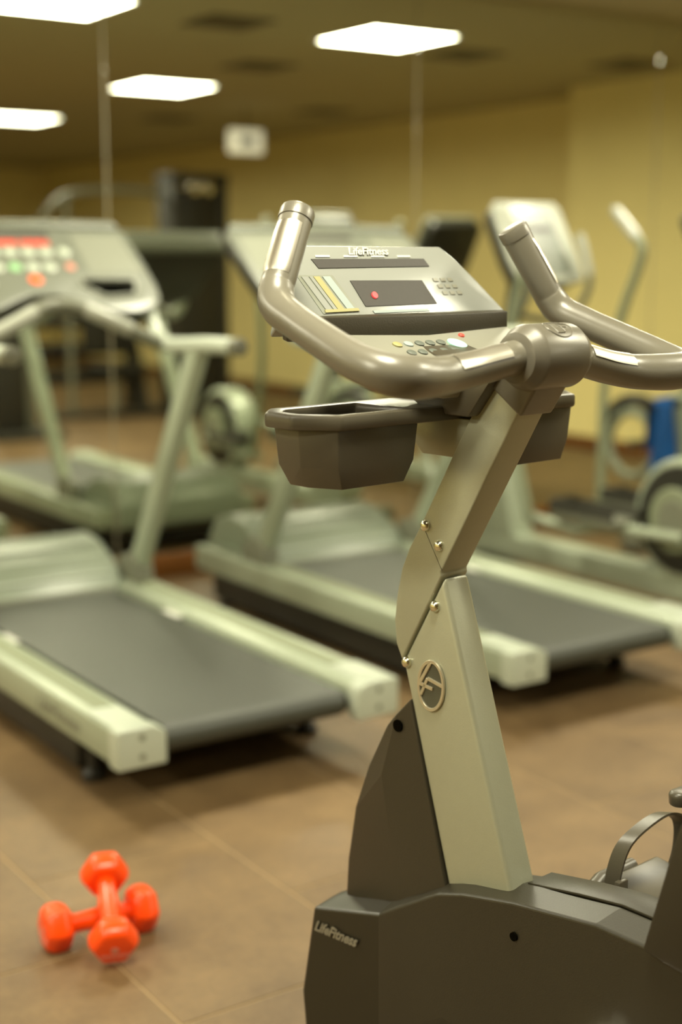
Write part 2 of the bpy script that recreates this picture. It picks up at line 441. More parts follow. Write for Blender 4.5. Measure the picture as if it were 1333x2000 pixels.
em = finish('emblem', bm, 'emblem_dark', bike)
bm = new_bm(); oval(bm, EC[0], EC[1], .028, .040, -HW-.0045, -HW-.0005, inner=.0055, tilt=.08)
def stroke(bm, p, q, w, x0=-HW-.0045, x1=-HW-.0015):
    p, q = Vector(p), Vector(q); d = (q-p).normalized(); n = Vector((-d.y, d.x))*w/2
    add_prism(bm, [tuple(p+n), tuple(q+n), tuple(q-n), tuple(p-n)], 'x', x0, x1)
c = Vector(EC)
# seen from the left side the forward (+y) direction is to the left
stroke(bm, c+Vector((.001, .036)), c+Vector((.0225, .001)), .006)
stroke(bm, c+Vector((.024, -.001)), c+Vector((-.004, -.0045)), .006)
stroke(bm, c+Vector((.007, .010)), c+Vector((-.024, .004)), .006)
stroke(bm, c+Vector((.007, .010)), c+Vector((.0205, -.018)), .0055)
finish('emblem_ring', bm, 'emblem', em, .0008, seg=1)

# sleeve and joint barrel
bm = new_bm(); add_prism(bm, [(.000, 1.240), (.070, 1.289), (.036, 1.345), (-.016, 1.352), (-.054, 1.322)], 'x', -.034, .034)
finish('stem_sleeve', bm, 'joint', bike, .005, seg=3)
JC = Vector((0, -.014, 1.322))
bm = new_bm(); add_lathe(bm, [(-.062, .027), (-.060, .034), (-.046, .0415), (-.043, .0435), (-.0395, .0445), (.0395, .0445), (.043, .0435), (.046, .0415), (.060, .034), (.062, .027)], 'x', JC, 48)
jb = finish('joint_barrel', bm, 'joint', bike, 0)
# raised oval outline on top of the barrel
pts = []
for k in range(33):
    a = 2*math.pi*k/32; u = .024*math.cos(a); th = R(62)+R(24)*math.sin(a)
    pts.append(Vector((u, JC.y-math.cos(th)*.0447, JC.z+math.sin(th)*.0447)))
bm = new_bm(); add_tube(bm, pts, .0011, 6, caps=False); finish('barrel_oval', bm, 'joint', jb)
for (u0, t0), (u1, t1) in (((-.010, 78), (-.010, 48)), ((-.010, 48), (.004, 48)), ((.006, 50), (.006, 76)), ((.006, 76), (.018, 74)), ((.006, 63), (.015, 62))):
    pts = [Vector((u0+(u1-u0)*k/6, JC.y-math.cos(R(t0+(t1-t0)*k/6))*.0447, JC.z+math.sin(R(t0+(t1-t0)*k/6))*.0447)) for k in range(7)]
    bm = new_bm(); add_tube(bm, pts, .0010, 6); finish('barrel_letter_stroke', bm, 'joint', jb)

# handlebar, turned a touch in its clamp
roll = Matrix.Translation(JC) @ Matrix.Rotation(.037, 4, 'Y') @ Matrix.Translation(-JC)
HP = [(.050, -.013, 1.322), (.095, -.010, 1.314), (.145, -.008, 1.305), (.195, -.013, 1.299), (.245, -.027, 1.298), (.284, -.033, 1.300), (.308, -.020, 1.305), (.317, .020, 1.317), (.313, .080, 1.337), (.304, .145, 1.359), (.294, .196, 1.378), (.283, .216, 1.400), (.268, .224, 1.425), (.220, .249, 1.508)]
for s in (-1, 1):
    pth = smooth_path([(s*p[0], p[1], p[2]) for p in HP], 8); n = len(pth)
    rad = []
    for i in range(n):
        t = i/(n-1)*13
        rad.append(.0232+.0042*math.exp(-((t-4.6)/1.8)**2)+(.0016 if 9 < t < 11.5 else 0)*math.sin((t-9)/2.5*math.pi))
    bm = new_bm(); add_tube(bm, pth, rad, 24)
    hbar = finish('handlebar', bm, 'grip', bike, mtx=roll)
    # heart rate plates: on the cross bar (top rear) and on the upright grip (outer side)
    i0, i1 = int(8*.85), int(8*2.75)
    seg_p = pth[i0:i1+1]
    lo, hi = (R(-72), R(-8)) if s < 0 else (R(8), R(72))
    bm = new_bm(); add_tube(bm, seg_p, [rad[i]+.0012 for i in range(i0, i1+1)], 12, caps=False, a0=lo, a1=hi)
    finish('pulse_plate', bm, 'steel', hbar)
    g = pth[8*12+3:8*13-1]; gr = [r+.0013 for r in rad[8*12+3:8*13-1]]
    A = pth[8*11]+(pth[8*12]-pth[8*11])*.5; B = pth[8*13]
    gp = [A+(B-A)*t for t in (.03, .10, .4, .6, .74)]
    bm = new_bm(); add_tube(bm, gp, [.0232, .0246, .0246, .0246, .0232], 14, caps=False, a0=R(-55), a1=R(55), up=(s*.9, -.42, 0))
    finish('pulse_plate', bm, 'steel', hbar)
    cp = [A+(B-A)*t for t in (.84, .845, .97, 1.0, 1.02)]
    bm = new_bm(); add_tube(bm, cp, [.0225, .0243, .0243, .0225, .016], 24); finish('end_cap', bm, 'joint', hbar)

# console head
def face_map(y0, z0, y1, z1):
    """maps (x, v in 0..1, d outward) of a sloped face from its bottom edge to its top edge"""
    t = Vector((0, y1-y0, z1-z0)); n = Vector((0, -(z1-z0), (y1-y0))).normalized()
    return lambda x, v, d=0: Vector((x, y0, z0))+t*v+n*d, t.normalized(), n
FM, FT, FN = face_map(.262, 1.366, .322, 1.472)
bm = new_bm()
outl = [(-.232, .06), (-.236, .0), (-.10, -.03), (0, -.04), (.10, -.03), (.236, .0), (.232, .06), (.190, .55), (.160, .85), (.140, 1.0), (-.140, 1.0), (-.160, .85), (-.190, .55)]
A = [bm.verts.new(FM(x, v)) for x, v in outl]; B = [bm.verts.new(FM(x*.93, v*.96, -.05)) for x, v in outl]
bm.faces.new(A); bm.faces.new(B[::-1])
for i in range(len(A)): bm.faces.new([A[i], B[i], B[(i+1) % len(A)], A[(i+1) % len(A)]])
head = finish('console', bm, 'console', bike, .006, seg=3)
def on_face(name, quad, m, parent, d=.0012, th=.0016):
    bm = new_bm(); A = [bm.verts.new(FM(x, v, d)) for x, v in quad]; B = [bm.verts.new(FM(x, v, d-th)) for x, v in quad]
    bm.faces.new(A); bm.faces.new(B[::-1])
    for i in range(len(A)): bm.faces.new([A[i], B[i], B[(i+1) % len(A)], A[(i+1) % len(A)]])
    return finish(name, bm, m, parent, smooth=False)
vz = lambda z: (z-1.366)/.106
on_face('message_window', [(-.138, vz(1.451)), (.092, vz(1.4515)), (.098, vz(1.440)), (-.130, vz(1.438))], 'screen', head)
sc = on_face('matrix_display', [(-.078, vz(1.420)), (.070, vz(1.419)), (.084, vz(1.384)), (-.066, vz(1.383))], 'screen', head)
bm = new_bm(); cc = FM(-.041, vz(1.398), .002)
add_tube(bm, [cc-FN*.001, cc+FN*.0012], .0052, 20); finish('red_light', bm, 'led', sc)
on_face('chart_panel', [(-.176, vz(1.428)), (-.108, vz(1.428)), (-.082, vz(1.378)), (-.152, vz(1.374))], 'facelight', head, .0008)
for k, (mm, u0, u1) in enumerate((('console', .08, .26), ('console', .30, .40), ('yellow', .42, .60), ('lblue', .68, .90))):
    T = lambda u: (-.174+.066*u, vz(1.426)); Bq = lambda u: (-.150+.068*u, vz(1.378))
    on_face('chart_column', [T(u0), T(u1), Bq(u1), Bq(u0)], mm, head, .0018)
for zz in (1.378,): on_face('chart_base', [(-.148, vz(1.3795)), (-.083, vz(1.3805)), (-.082, vz(1.3765)), (-.148, vz(1.3755))], 'yellow', head, .0022)
on_face('caption_strip', [(-.055, vz(1.3765)), (.06, vz(1.377)), (.062, vz(1.3735)), (-.053, vz(1.373))], 'lblue', head)
for k in range(4): on_face('caption_mark', [(-.128+.055*k, vz(1.4565)), (-.10+.055*k, vz(1.4565)), (-.10+.055*k, vz(1.4535)), (-.128+.055*k, vz(1.4535))], 'white', head)
for i in range(3):
    for j in range(3):
        on_face('key_mark', [(.095+.016*i+.005*j, vz(1.422-.010*j)), (.105+.016*i+.005*j, vz(1.422-.010*j)), (.106+.016*i+.005*j, vz(1.417-.010*j)), (.096+.016*i+.005*j, vz(1.417-.010*j))], 'panel', head)
text_part('console_logo', 'LifeFitness', .017, 'white', head, basis(FM(-.022, vz(1.4615), .0016), (1, 0, 0), FT, FN), shear=.35, sx=1.15, bold=.0004)
# dark gap under the face, then the lower key panel
bm = new_bm(); add_prism(bm, [(-.225, .262), (-.19, .222), (0, .207), (.19, .222), (.225, .262), (.2, .30), (-.2, .30)], 'z', 1.338, 1.372)
finish('reading_ledge', bm, 'shroud', bike, .003)
PM, PT, PN = face_map(.085, 1.292, .232, 1.352)
bm = new_bm(); outl = [(-.09, 0), (.09, 0), (.15, .35), (.195, .85), (.19, 1), (-.19, 1), (-.195, .85), (-.15, .35)]
A = [bm.verts.new(PM(x, v)) for x, v in outl]; B = [bm.verts.new(PM(x*.9, v, -.035)) for x, v in outl]
bm.faces.new(A); bm.faces.new(B[::-1])
for i in range(len(A)): bm.faces.new([A[i], B[i], B[(i+1) % len(A)], A[(i+1) % len(A)]])
kp = finish('key_panel', bm, 'panel', bike, .006, seg=3)
def key(x, v, r, m, name='key'):
    bm = new_bm(); cc = PM(x, v, 0); add_tube(bm, [cc-PN*.002, cc+PN*.002, cc+PN*.003], [r, r, r*.8], 16); finish(name, bm, m, kp)
for i in range(5):
    for j in range(3):
        key(-.088+i*.022+j*.004, .66-.17*j, .0075, 'yellow' if (i == 0 and j == 0) else ('lblue' if i == 1 and j == 0 else 'key'))
key(.028, .62, .0155, 'teal', 'go_key'); key(.062, .78, .005, 'red', 'stop_key')
key(-.045, .08, .011, 'white')
# accessory tray with two cups
bm = new_bm()
add_plate_holes(bm, [(-.243, .126), (.243, .126), (.287, .180), (.287, .235), (.250, .272), (-.250, .272), (-.287, .235), (-.287, .180)],
                [[(-.232, .148), (-.105, .148), (-.105, .250), (-.238, .250), (-.262, .225), (-.262, .185)], [(.232, .148), (.105, .148), (.105, .250), (.238, .250), (.262, .225), (.262, .185)]], .021)
bmesh.ops.translate(bm, vec=(0, 0, 1.247), verts=bm.verts)
tray = finish('accessory_tray', bm, 'tray', bike, .005, seg=2)
for s in (-1, 1):
    rings = []
    bm = new_bm()
    for z, k, wall in ((1.228, 0, 0), (1.175, 1, 0), (1.145, 2, 0)):
        o = {0: [(-.243, .134), (-.093, .134), (-.093, .262), (-.246, .262), (-.272, .232), (-.272, .182)],
             1: [(-.239, .137), (-.098, .137), (-.098, .258), (-.243, .258), (-.266, .230), (-.266, .184)],
             2: [(-.229, .141), (-.113, .141), (-.113, .248), (-.234, .248), (-.250, .224), (-.250, .188)]}[k]
        rings.append([bm.verts.new((x if s < 0 else -x, y, z)) for x, y in o])
    for A, B in zip(rings[:-1], rings[1:]):
        for i in range(6): bm.faces.new([A[i], A[(i+1) % 6], B[(i+1) % 6], B[i]])
    bm.faces.new(rings[-1])
    bmesh.ops.recalc_face_normals(bm, faces=bm.faces)
    ext = bmesh.ops.solidify(bm, geom=bm.faces[:], thickness=.003)
    finish('bottle_cup', bm, 'tray', tray, .002)
prism('tray_bracket', [(.09, 1.228), (.25, 1.228), (.25, 1.215), (.20, 1.17), (.12, 1.17)], 'x', -.018, .018, 'champ', bike, .003)
prism('console_neck', [(.03, 1.30), (.10, 1.31), (.30, 1.36), (.34, 1.33), (.16, 1.235), (.08, 1.235)], 'x', -.05, .05, 'tray', bike, .006)

# dark front fairing of the post
bm = new_bm()
side = [(.208, .795), (.262, .740), (.309, .660), (.344, .580), (.366, .482), (.372, .41), (.12, .41), (.128, .52)]
lev = []
for s in (-1, 1):
    lev.append([bm.verts.new((s*x, y, z)) for (y, z), x in zip(side, (.030, .026, .021, .017, .013, .012, .030, .032))])
    lev.append(None)
cre = [[bm.verts.new((s*x, y, z)) for x, y, z in ((.033, .235, .765), (.035, .265, .66), (.033, .245, .55), (.028, .222, .41))] for s in (-1, 1)]
for s, L_, C_ in ((0, lev[0], cre[0]), (1, lev[2], cre[1])):
    for q in ([L_[0], L_[1], C_[0]], [L_[1], L_[2], C_[1], C_[0]], [L_[2], L_[3], C_[1]], [L_[3], L_[4], C_[2], C_[1]], [L_[4], L_[5], C_[3], C_[2]],
              [L_[0], C_[0], C_[1], L_[7]], [C_[1], C_[2], L_[7]], [C_[2], C_[3], L_[6], L_[7]]):
        bm.faces.new(q)
for i in range(8):
    a, b = i, (i+1) % 8
    bm.faces.new([lev[0][a], lev[0][b], lev[2][b], lev[2][a]])
ff = finish('front_fairing', bm, 'shroud', bike, .0025, seg=2, angle=8)
def hole(y, z, x, r, parent):
    bm = new_bm(); add_lathe(bm, [(x-.0008, r), (x+.004, r)], 'x', (0, y, z), 20)
    finish('screw_hole', bm, 'hole', parent)
hole(.231, .748, -.0340, .0095, ff)

# base cover: lofted side with three facets, undercut so the sides go darker
prof = [(.400, .404, .030), (.382, .410, .078), (.249, .440, .060), (.209, .466, .060), (.122, .519, .061), (.07, .537, .062), (-.028, .558, .062), (-.172, .578, .062), (-.312, .577, .062), (-.55, .54, .060), (-.82, .40, .05)]
CROWN = [.004, .006, .024, .020, .014, .010, .006, .006, .006, .006, .004]
bm = new_bm(); cols_ = []; crown = []
for i, (y, z, x) in enumerate(prof):
    yb = {0: .405, 1: .392, 2: .249, 3: .20, 4: .085, 5: .03}.get(i, y)
    ym = {0: .420, 1: .400, 2: .249, 3: .205, 4: .103, 5: .05}.get(i, y)
    c_ = []
    for s in (-1, 1):
        c_.append([bm.verts.new((s*(x-.004), y, z)), bm.verts.new((s*(x+.006 if i < 2 else (x-.006 if i == 2 else x+.003)), ym, .26 if i < 4 else .33)), bm.verts.new((s*(x-(.004 if i < 2 else .022)), yb, .07))])
    cols_.append(c_); crown.append(bm.verts.new((0, y, z+CROWN[i])))
for a, b in zip(cols_[:-1], cols_[1:]):
    for s in (0, 1):
        for k in (0, 1): bm.faces.new([a[s][k], b[s][k], b[s][k+1], a[s][k+1]])
    ca, cb_ = crown[cols_.index(a)], crown[cols_.index(b)]
    bm.faces.new([a[0][0], b[0][0], cb_, ca]); bm.faces.new([ca, cb_, b[1][0], a[1][0]]); bm.faces.new([a[0][2], b[0][2], b[1][2], a[1][2]])
for c_ in (cols_[0], cols_[-1]):
    bm.faces.new([c_[0][0], crown[cols_.index(c_)], c_[1][0], c_[1][1], c_[0][1]])
    bm.faces.new([c_[0][1], c_[1][1], c_[1][2], c_[0][2]])
bc = finish('base_cover', bm, 'basecover', bike, .004, seg=3, angle=7)
hole(-.034, .510, -.0615, .0065, bc)
bm = new_bm()
tp = [(-.004, .557), (-.10, .573), (-.172, .5825), (-.312, .5815), (-.50, .556)]
A = [[bm.verts.new((x, y, z+dz)) for y, z in tp] for x, dz in ((.002, -.004), (.002, .005), (.056, .005), (.056, -.004))]
for a, b in zip(A, A[1:]+A[:1]):
    for i in range(len(tp)-1): bm.faces.new([a[i], a[i+1], b[i+1], b[i]])
bm.faces.new([a[0] for a in A]); bm.faces.new([a[-1] for a in A][::-1])
finish('top_strip', bm, 'basecover', bc, .0015)
bm = new_bm(); add_tube(bm, [(0, y, z+.0005) for y, z in tp], .0022, 6); finish('strip_gap', bm, 'hole', bc)
# front facet lettering
q1, q2, q3 = Vector((-.074, .382, .410)), Vector((-.056, .249, .440)), Vector((-.084, .400, .260))
nn = (q2-q1).cross(q3-q1).normalized(); nn = nn if nn.x < 0 else -nn
dn = (q3-q1).normalized(); xd = Vector((0, -1, 0)); xd = (xd-nn*xd.dot(nn)).normalized(); yd = nn.cross(xd)
lc = q1+(q2-q1)*.36; lc = lc+Vector((0, 0, -1))*.040; lc = lc-nn*(lc-q1).dot(nn)
text_part('base_logo', 'LifeFitness', .0235, 'logo', bc, basis(lc+nn*.0016, xd, yd, nn), shear=.4, extrude=.001, sx=.90, bold=.0007)
# seat fairing, seat post and saddle
sf = prism('seat_fairing', [(-.258, .578), (-.306, .760), (-.36, .86), (-.44, .86), (-.58, .56), (-.56, .535), (-.32, .570)], 'x', -.073, .073, 'basecover', bike, .005, seg=2)
bm = new_bm(); add_tube(bm, [(0, -.40, .80), (0, -.47, 1.0)], .024, 20); finish('seat_post', bm, 'chrome', bike)
bm = new_bm(); pr = [(-.33, .030), (-.38, .045), (-.46, .075), (-.54, .12), (-.62, .125), (-.66, .09)]
R_ = []
for y, x in pr:
    R_.append([bm.verts.new(v) for v in ((-x, y, 1.02), (-x*.9, y, 1.055), (0, y, 1.07), (x*.9, y, 1.055), (x, y, 1.02), (0, y, 1.0))])
for a, b in zip(R_[:-1], R_[1:]):
    for i in range(6): bm.faces.new([a[i], a[(i+1) % 6], b[(i+1) % 6], b[i]])
bm.faces.new(R_[0]); bm.faces.new(R_[-1][::-1]); finish('saddle', bm, 'black', bike, .01, seg=3)
# cranks and pedals
CAx = Vector((0, -.185, .404))
bm = new_bm(); add_lathe(bm, [(-.105, .014), (-.102, .030), (-.062, .032), (.062, .032), (.102, .030), (.105, .014)], 'x', CAx, 24); finish('crank_axle', bm, 'chrome', bike)
for s, pc in ((1, Vector((.115, -.078, .505))), (-1, Vector((-.115, -.292, .303)))):
    d = pc-Vector((s*.09, CAx.y, CAx.z))
    bm = new_bm(); add_tube(bm, [Vector((s*.088, CAx.y, CAx.z)), pc+Vector((-s*.005, 0, 0))], [.019, .0145], 14); finish('crank_arm', bm, 'joint', bike)
    bm = new_bm(); add_lathe(bm, [(s*.100, .015), (s*.128, .0185), (s*.131, .0165), (s*.132, .006)], 'x', (0, pc.y, pc.z), 24); finish('pedal_boss', bm, 'chrome', bike)
    bm = new_bm(); add_box(bm, (-.060, -.05, -.013), (.075, .05, .013), Matrix.Translation((s*.205, pc.y, pc.z+.008)) @ Matrix.Rotation(R(8), 4, 'X'))
    pd = finish('pedal', bm, 'tray', bike, .007, seg=3)
    bm = new_bm(); add_tube(bm, [(s*.13, pc.y+.055, pc.z+.012), (s*.16, pc.y+.064, pc.z+.016), (s*.24, pc.y+.064, pc.z+.016)], .012, 12); finish('toe_bar', bm, 'tray', pd)
    # strap over the foot: a flat ribbon
    arc = smooth_path([(s*.136, pc.y+.022, pc.z+.008), (s*.137, pc.y+.022, pc.z+.045), (s*.150, pc.y+.016, pc.z+.088), (s*.185, pc.y+.008, pc.z+.112), (s*.230, pc.y+.002, pc.z+.122), (s*.275, pc.y+.004, pc.z+.100), (s*.292, pc.y+.012, pc.z+.05), (s*.285, pc.y+.018, pc.z+.005)], 6)
    bm = new_bm(); prev = None
    for i, p in enumerate(arc):
        t = (arc[min(i+1, len(arc)-1)]-arc[max(i-1, 0)]).normalized(); wv = Vector((0, 1, -.25)).normalized()*.014; nv = t.cross(wv).normalized()*.0018
        cur = [bm.verts.new(p+wv+nv), bm.verts.new(p+wv-nv), bm.verts.new(p-wv-nv), bm.verts.new(p-wv+nv)]
        if prev:
            for k in range(4): bm.faces.new([prev[k], prev[(k+1) % 4], cur[(k+1) % 4], cur[k]])
        else: bm.faces.new(cur)
        prev = cur
    bm.faces.new(prev[::-1]); st = finish('pedal_strap', bm, 'tray', pd)
    box('strap_tab', (-.011, -.008, -.012), (.011, .002, .012), 'tray', pd, .002, loc=(s*.136, pc.y+.010, pc.z+.03))
    bm = new_bm(); add_lathe(bm, [(-.012, .010), (-.010, .015), (.006, .0165), (.011, .013)], 'z', (0, 0, 0), 20); add_box(bm, (.0, -.015, -.011), (.05, .015, .009))
    finish('strap_pad', bm, 'tray', pd, .002, loc=(s*.236, pc.y-.020, pc.z+.152))
# feet
for y in (.33, -.70):
    bm = new_bm(); add_tube(bm, [(-.26, y, .038), (.26, y, .038)], .030, 18); ft = finish('foot_bar', bm, 'champ', bike)
    for s in (-1, 1):
        bm = new_bm(); add_lathe(bm, [(s*.235, .033), (s*.265, .0375), (s*.275, .034)], 'x', (0, y, .038), 20); finish('foot_cap', bm, 'black', ft)
box('frame_beam', (-.03, -.72, .03), (.03, .36, .09), 'champ', bike, .004)

# ------------------------------------------------------------------ treadmills (local: x right, y forward, z up; rear end at y = 0)
def make_treadmill():
    t = thing('treadmill', 'treadmill at the left', 'treadmill')
    for s in (-1, 1):
        a, b = sorted((s*.446, s*.300))
        # rail section: flat top with a slightly sloping inner edge
        sec = [(s*.446, .155), (s*.446, .244), (s*.438, .251), (s*.345, .251), (s*.318, .238), (s*.312, .225), (s*.312, .155)]
        bm = new_bm(); add_prism(bm, sec if s > 0 else sec[::-1], 'y', .055, 2.07); rl = finish('side_rail', bm, 'tread', t, .004)
        i0, i1 = sorted((s*.352, s*.412))
        bm = new_bm(); add_box(bm, (i0, .22, .2505), (i1, 1.55, .2535)); finish('foot_strip', bm, 'inlay', rl, .001, seg=1)
        sec2 = [(s*.449, .145), (s*.449, .248), (s*.440, .2555), (s*.345, .2555), (s*.312, .240), (s*.306, .225), (s*.306, .145)]
        bm = new_bm(); add_prism(bm, sec2 if s > 0 else sec2[::-1], 'y', 0, .058); ec = finish('end_cap', bm, 'treadlight', t, .006, seg=3)
        bm = new_bm(); add_box(bm, (min(s*.344, s*.442), .058, .2515), (max(s*.344, s*.442), .215, .2545)); finish('cap_plate', bm, 'treadlight', t, .001, seg=1)
        for z in (.175, .228):
            bm = new_bm(); add_lathe(bm, [(-.0008, .009), (.004, .009)], 'y', (s*.378, 0, z), 14); finish('end_screw', bm, 'midgrey', ec)
        # upright leaning back to the user
        bm = new_bm(); add_prism(bm, [(1.585, .235), (1.675, .235), (1.135, 1.145), (1.045, 1.145)], 'x', s*.39-.026, s*.39+.026); finish('upright', bm, 'tread', t, .008, seg=3)
        bm = new_bm(); add_prism(bm, [(1.52, .20), (1.74, .20), (1.70, .33), (1.60, .36), (1.54, .33)], 'x', s*.39-.036, s*.39+.036); finish('upright_foot', bm, 'midgrey', t, .008)
        # side handle, strut to the console
        hp = smooth_path([(s*.385, .80, 1.172), (s*.385, 1.0, 1.168), (s*.385, 1.18, 1.158), (s*.385, 1.32, 1.158), (s*.388, 1.40, 1.20), (s*.392, 1.47, 1.30)], 6)
        bm = new_bm(); add_tube(bm, hp, [.0285]*(len(hp)-6)+[.026]*6, 16); h = finish('side_handle', bm, 'treadlight', t)
        bm = new_bm(); add_tube(bm, [(s*.385, .785, 1.172), (s*.385, .79, 1.172), (s*.385, .83, 1.172)], [.02, .0295, .0295], 16); finish('handle_cap', bm, 'midgrey', h)
    # cross bar arching in front of the console, with metal grips
    cp = smooth_path([(-.385, 1.33, 1.155), (-.30, 1.30, 1.185), (-.17, 1.30, 1.245), (-.07, 1.33, 1.288), (0, 1.345, 1.298), (.07, 1.33, 1.288), (.17, 1.30, 1.245), (.30, 1.30, 1.185), (.385, 1.33, 1.155)], 6)
    bm = new_bm(); add_tube(bm, cp, .0255, 16); cb = finish('cross_bar', bm, 'midgrey', t)
    for a, b in ((8, 17), (len(cp)-18, len(cp)-9)):
        bm = new_bm(); add_tube(bm, cp[a:b], .027, 16); finish('pulse_grip', bm, 'rim', cb)
    # deck, belt, rollers
    box('deck', (-.31, .08, .165), (.31, 1.60, .205), 'dark', t, .003)
    bm = new_bm()
    pr = [(1.62, .2255), (.075, .2255)]
    for k in range(1, 10):
        a = R(90+180*k/10); pr.append((.075+.038*math.cos(a), .1875+.038*math.sin(a)))
    pr += [(.075, .1495), (1.62, .1495), (1.62, .158), (.2, .158), (.2, .217), (1.62, .217)]
    add_prism(bm, pr, 'x', -.285, .285); finish('running_belt', bm, 'belt', t)
    bm = new_bm(); add_lathe(bm, [(-.304, .012), (-.300, .030), (.300, .030), (.304, .012)], 'x', (0, .075, .1875), 20); finish('rear_roller', bm, 'dark', t)
    box('under_frame_shade', (-.40, .38, .03), (.40, 2.0, .153), 'black', t, .01)  # frame block widened in black to deepen the shade under the deck
    for s in (-1, 1):
        for y, n in ((.36, 'rear_foot'), (1.95, 'front_foot')):
            bm = new_bm(); add_lathe(bm, [(0, .032), (.02, .034), (.035, .018), (.155, .018)], 'z', (s*.36, y, 0), 16); finish(n, bm, 'black', t)
        bm = new_bm(); add_box(bm, (s*.300-.014, 1.08, .226), (s*.300+.014, 1.20, .2275)); finish('side_sticker', bm, 'white', t)
    # motor hood with shallow ribs
    bm = new_bm(); pr = [(1.60, .205), (1.60, .228), (1.70, .315), (1.84, .375), (1.96, .388), (2.07, .360), (2.13, .28), (2.14, .16), (2.05, .12), (1.70, .15)]
    add_prism(bm, pr, 'x', -.345, .345); hd = finish('motor_hood', bm, 'hood', t, .022, seg=3)
    for k in range(4):
        y = 1.655+k*.05; z = .278+k*.030-(.004 if k > 1 else 0)
        bm = new_bm(); add_tube(bm, [(-.30, y, z+.002), (.30, y, z+.002)], .006, 8); finish('hood_rib', bm, 'treadlight', hd)
    prism('hood_skirt', [(1.58, .20), (1.60, .24), (1.66, .22), (1.66, .20)], 'x', -.30, .30, 'midgrey', t, .003)
    # console
    O0 = Vector((0, 1.455, 1.322)); T = Vector((0, .325, .248)).normalized(); N = Vector((0, -T.z, T.y))
    mt = basis(O0, (1, 0, 0), T, N)
    half = [(.04, .018), (.10, -.008), (.17, -.05), (.24, -.082), (.33, -.080), (.40, -.052), (.435, -.01), (.448, .06), (.450, .20), (.447, .37), (.43, .405)]
    out = half+[(-x, v) for x, v in half[::-1]]
    cups = [[(s*.165, .100), (s*.165, .060), (s*.225, .0), (s*.335, .008), (s*.362, .050), (s*.366, .090)] for s in (-1, 1)]
    bm = new_bm(); add_plate_holes(bm, out, cups, .022); cf = finish('console_face', bm, 'tconsole', t, .006, seg=2, mtx=mt)
    bm = new_bm(); add_prism(bm, [(x*.97, v*.97+.006) for x, v in out], 'z', -.085, -.023); finish('console_back', bm, 'black', t, .012, seg=2, mtx=mt)
    bm = new_bm(); add_prism(bm, [(-.43, .395), (.43, .395), (.415, .437), (-.415, .437)], 'z', -.10, .012); finish('console_visor', bm, 'tconsole', t, .01, seg=3, mtx=mt)
    for s, cp_ in zip((-1, 1), cups):
        bm = new_bm()
        cx = sum(p[0] for p in cp_)/6; cy = sum(p[1] for p in cp_)/6
        big = [(cx+(x-cx)*1.06, cy+(y-cy)*1.10) for x, y in cp_]
        o = [[bm.verts.new((*p, z)) for p in q] for q, z in ((cp_, .001), (big, .001), (big, .007), (cp_, .007))]
        for A, B in zip(o, o[1:]+o[:1]):
            for i in range(6): bm.faces.new([A[i], A[(i+1) % 6], B[(i+1) % 6], B[i]])
        finish('cup_rim', bm, 'rim', cf)
        bm = new_bm(); r0 = [bm.verts.new((*p, -.023)) for p in cp_]; bm.faces.new(r0); finish('cup_floor', bm, 'hole', cf)
    bm = new_bm(); add_prism(bm, [(-.42, .13), (-.215, .13), (-.215, .36), (-.41, .36)], 'z', 0, .002); finish('console_panel', bm, 'facelight', cf)
    bm = new_bm(); add_prism(bm, [(.215, .13), (.42, .13), (.41, .36), (.215, .36)], 'z', 0, .002); finish('console_panel', bm, 'facelight', cf)
    def btn(x, v, r, m, n='button'):
        bm = new_bm(); add_lathe(bm, [(-.001, r), (.003, r), (.005, r*.8)], 'z', (x, v, 0), 18); finish(n, bm, m, cf)
    for x in (-.178, -.112, -.045, .022, .088, .158): btn(x, .255, .0245, 'treadlight')
    for x, m in ((-.19, 'treadlight'), (-.12, 'treadlight'), (-.055, 'green'), (.010, 'treadlight'), (.073, 'treadlight')): btn(x, .167, .0235, m)
    btn(.152, .169, .017, 'pink'); btn(-.003, .097, .024, 'stop', 'stop_button')
    for a, b in ((-.20, -.09), (-.08, .0), (.012, .118)):
        bm = new_bm(); add_box(bm, (a, .295, 0), (b, .323, .0022)); finish('red_caption', bm, 'red', cf)
    bm = new_bm(); add_box(bm, (-.20, .340, 0), (.13, .372, .002)); finish('display_window', bm, 'screen', cf)
    return t
t1 = make_treadmill(); t1.location = (1.927, 3.22, 0)
t1['label'] = 'sage grey treadmill at the left with its button console in view'; t1['group'] = 'treadmills facing the mirror'
t2 = copy_tree(t1); t2.location = (3.262, 3.22, 0)
t2['label'] = 'sage grey treadmill in the middle, standing behind the exercise bike'
for ch in list(t2.children_recursive):
    if ch.name.startswith('red_caption'): bpy.data.objects.remove(ch)
# lettering on the outer side of the left treadmill's rail
rail = [o for o in t1.children if o.name.startswith('side_rail')][0]
text_part('rail_logo', 'LifeFitness', .062, 'midgrey', rail, basis((-.4468, .40, .198), (0, -1, 0), (0, 0, 1), (-1, 0, 0)), shear=.35, sx=1.15, bold=.001)

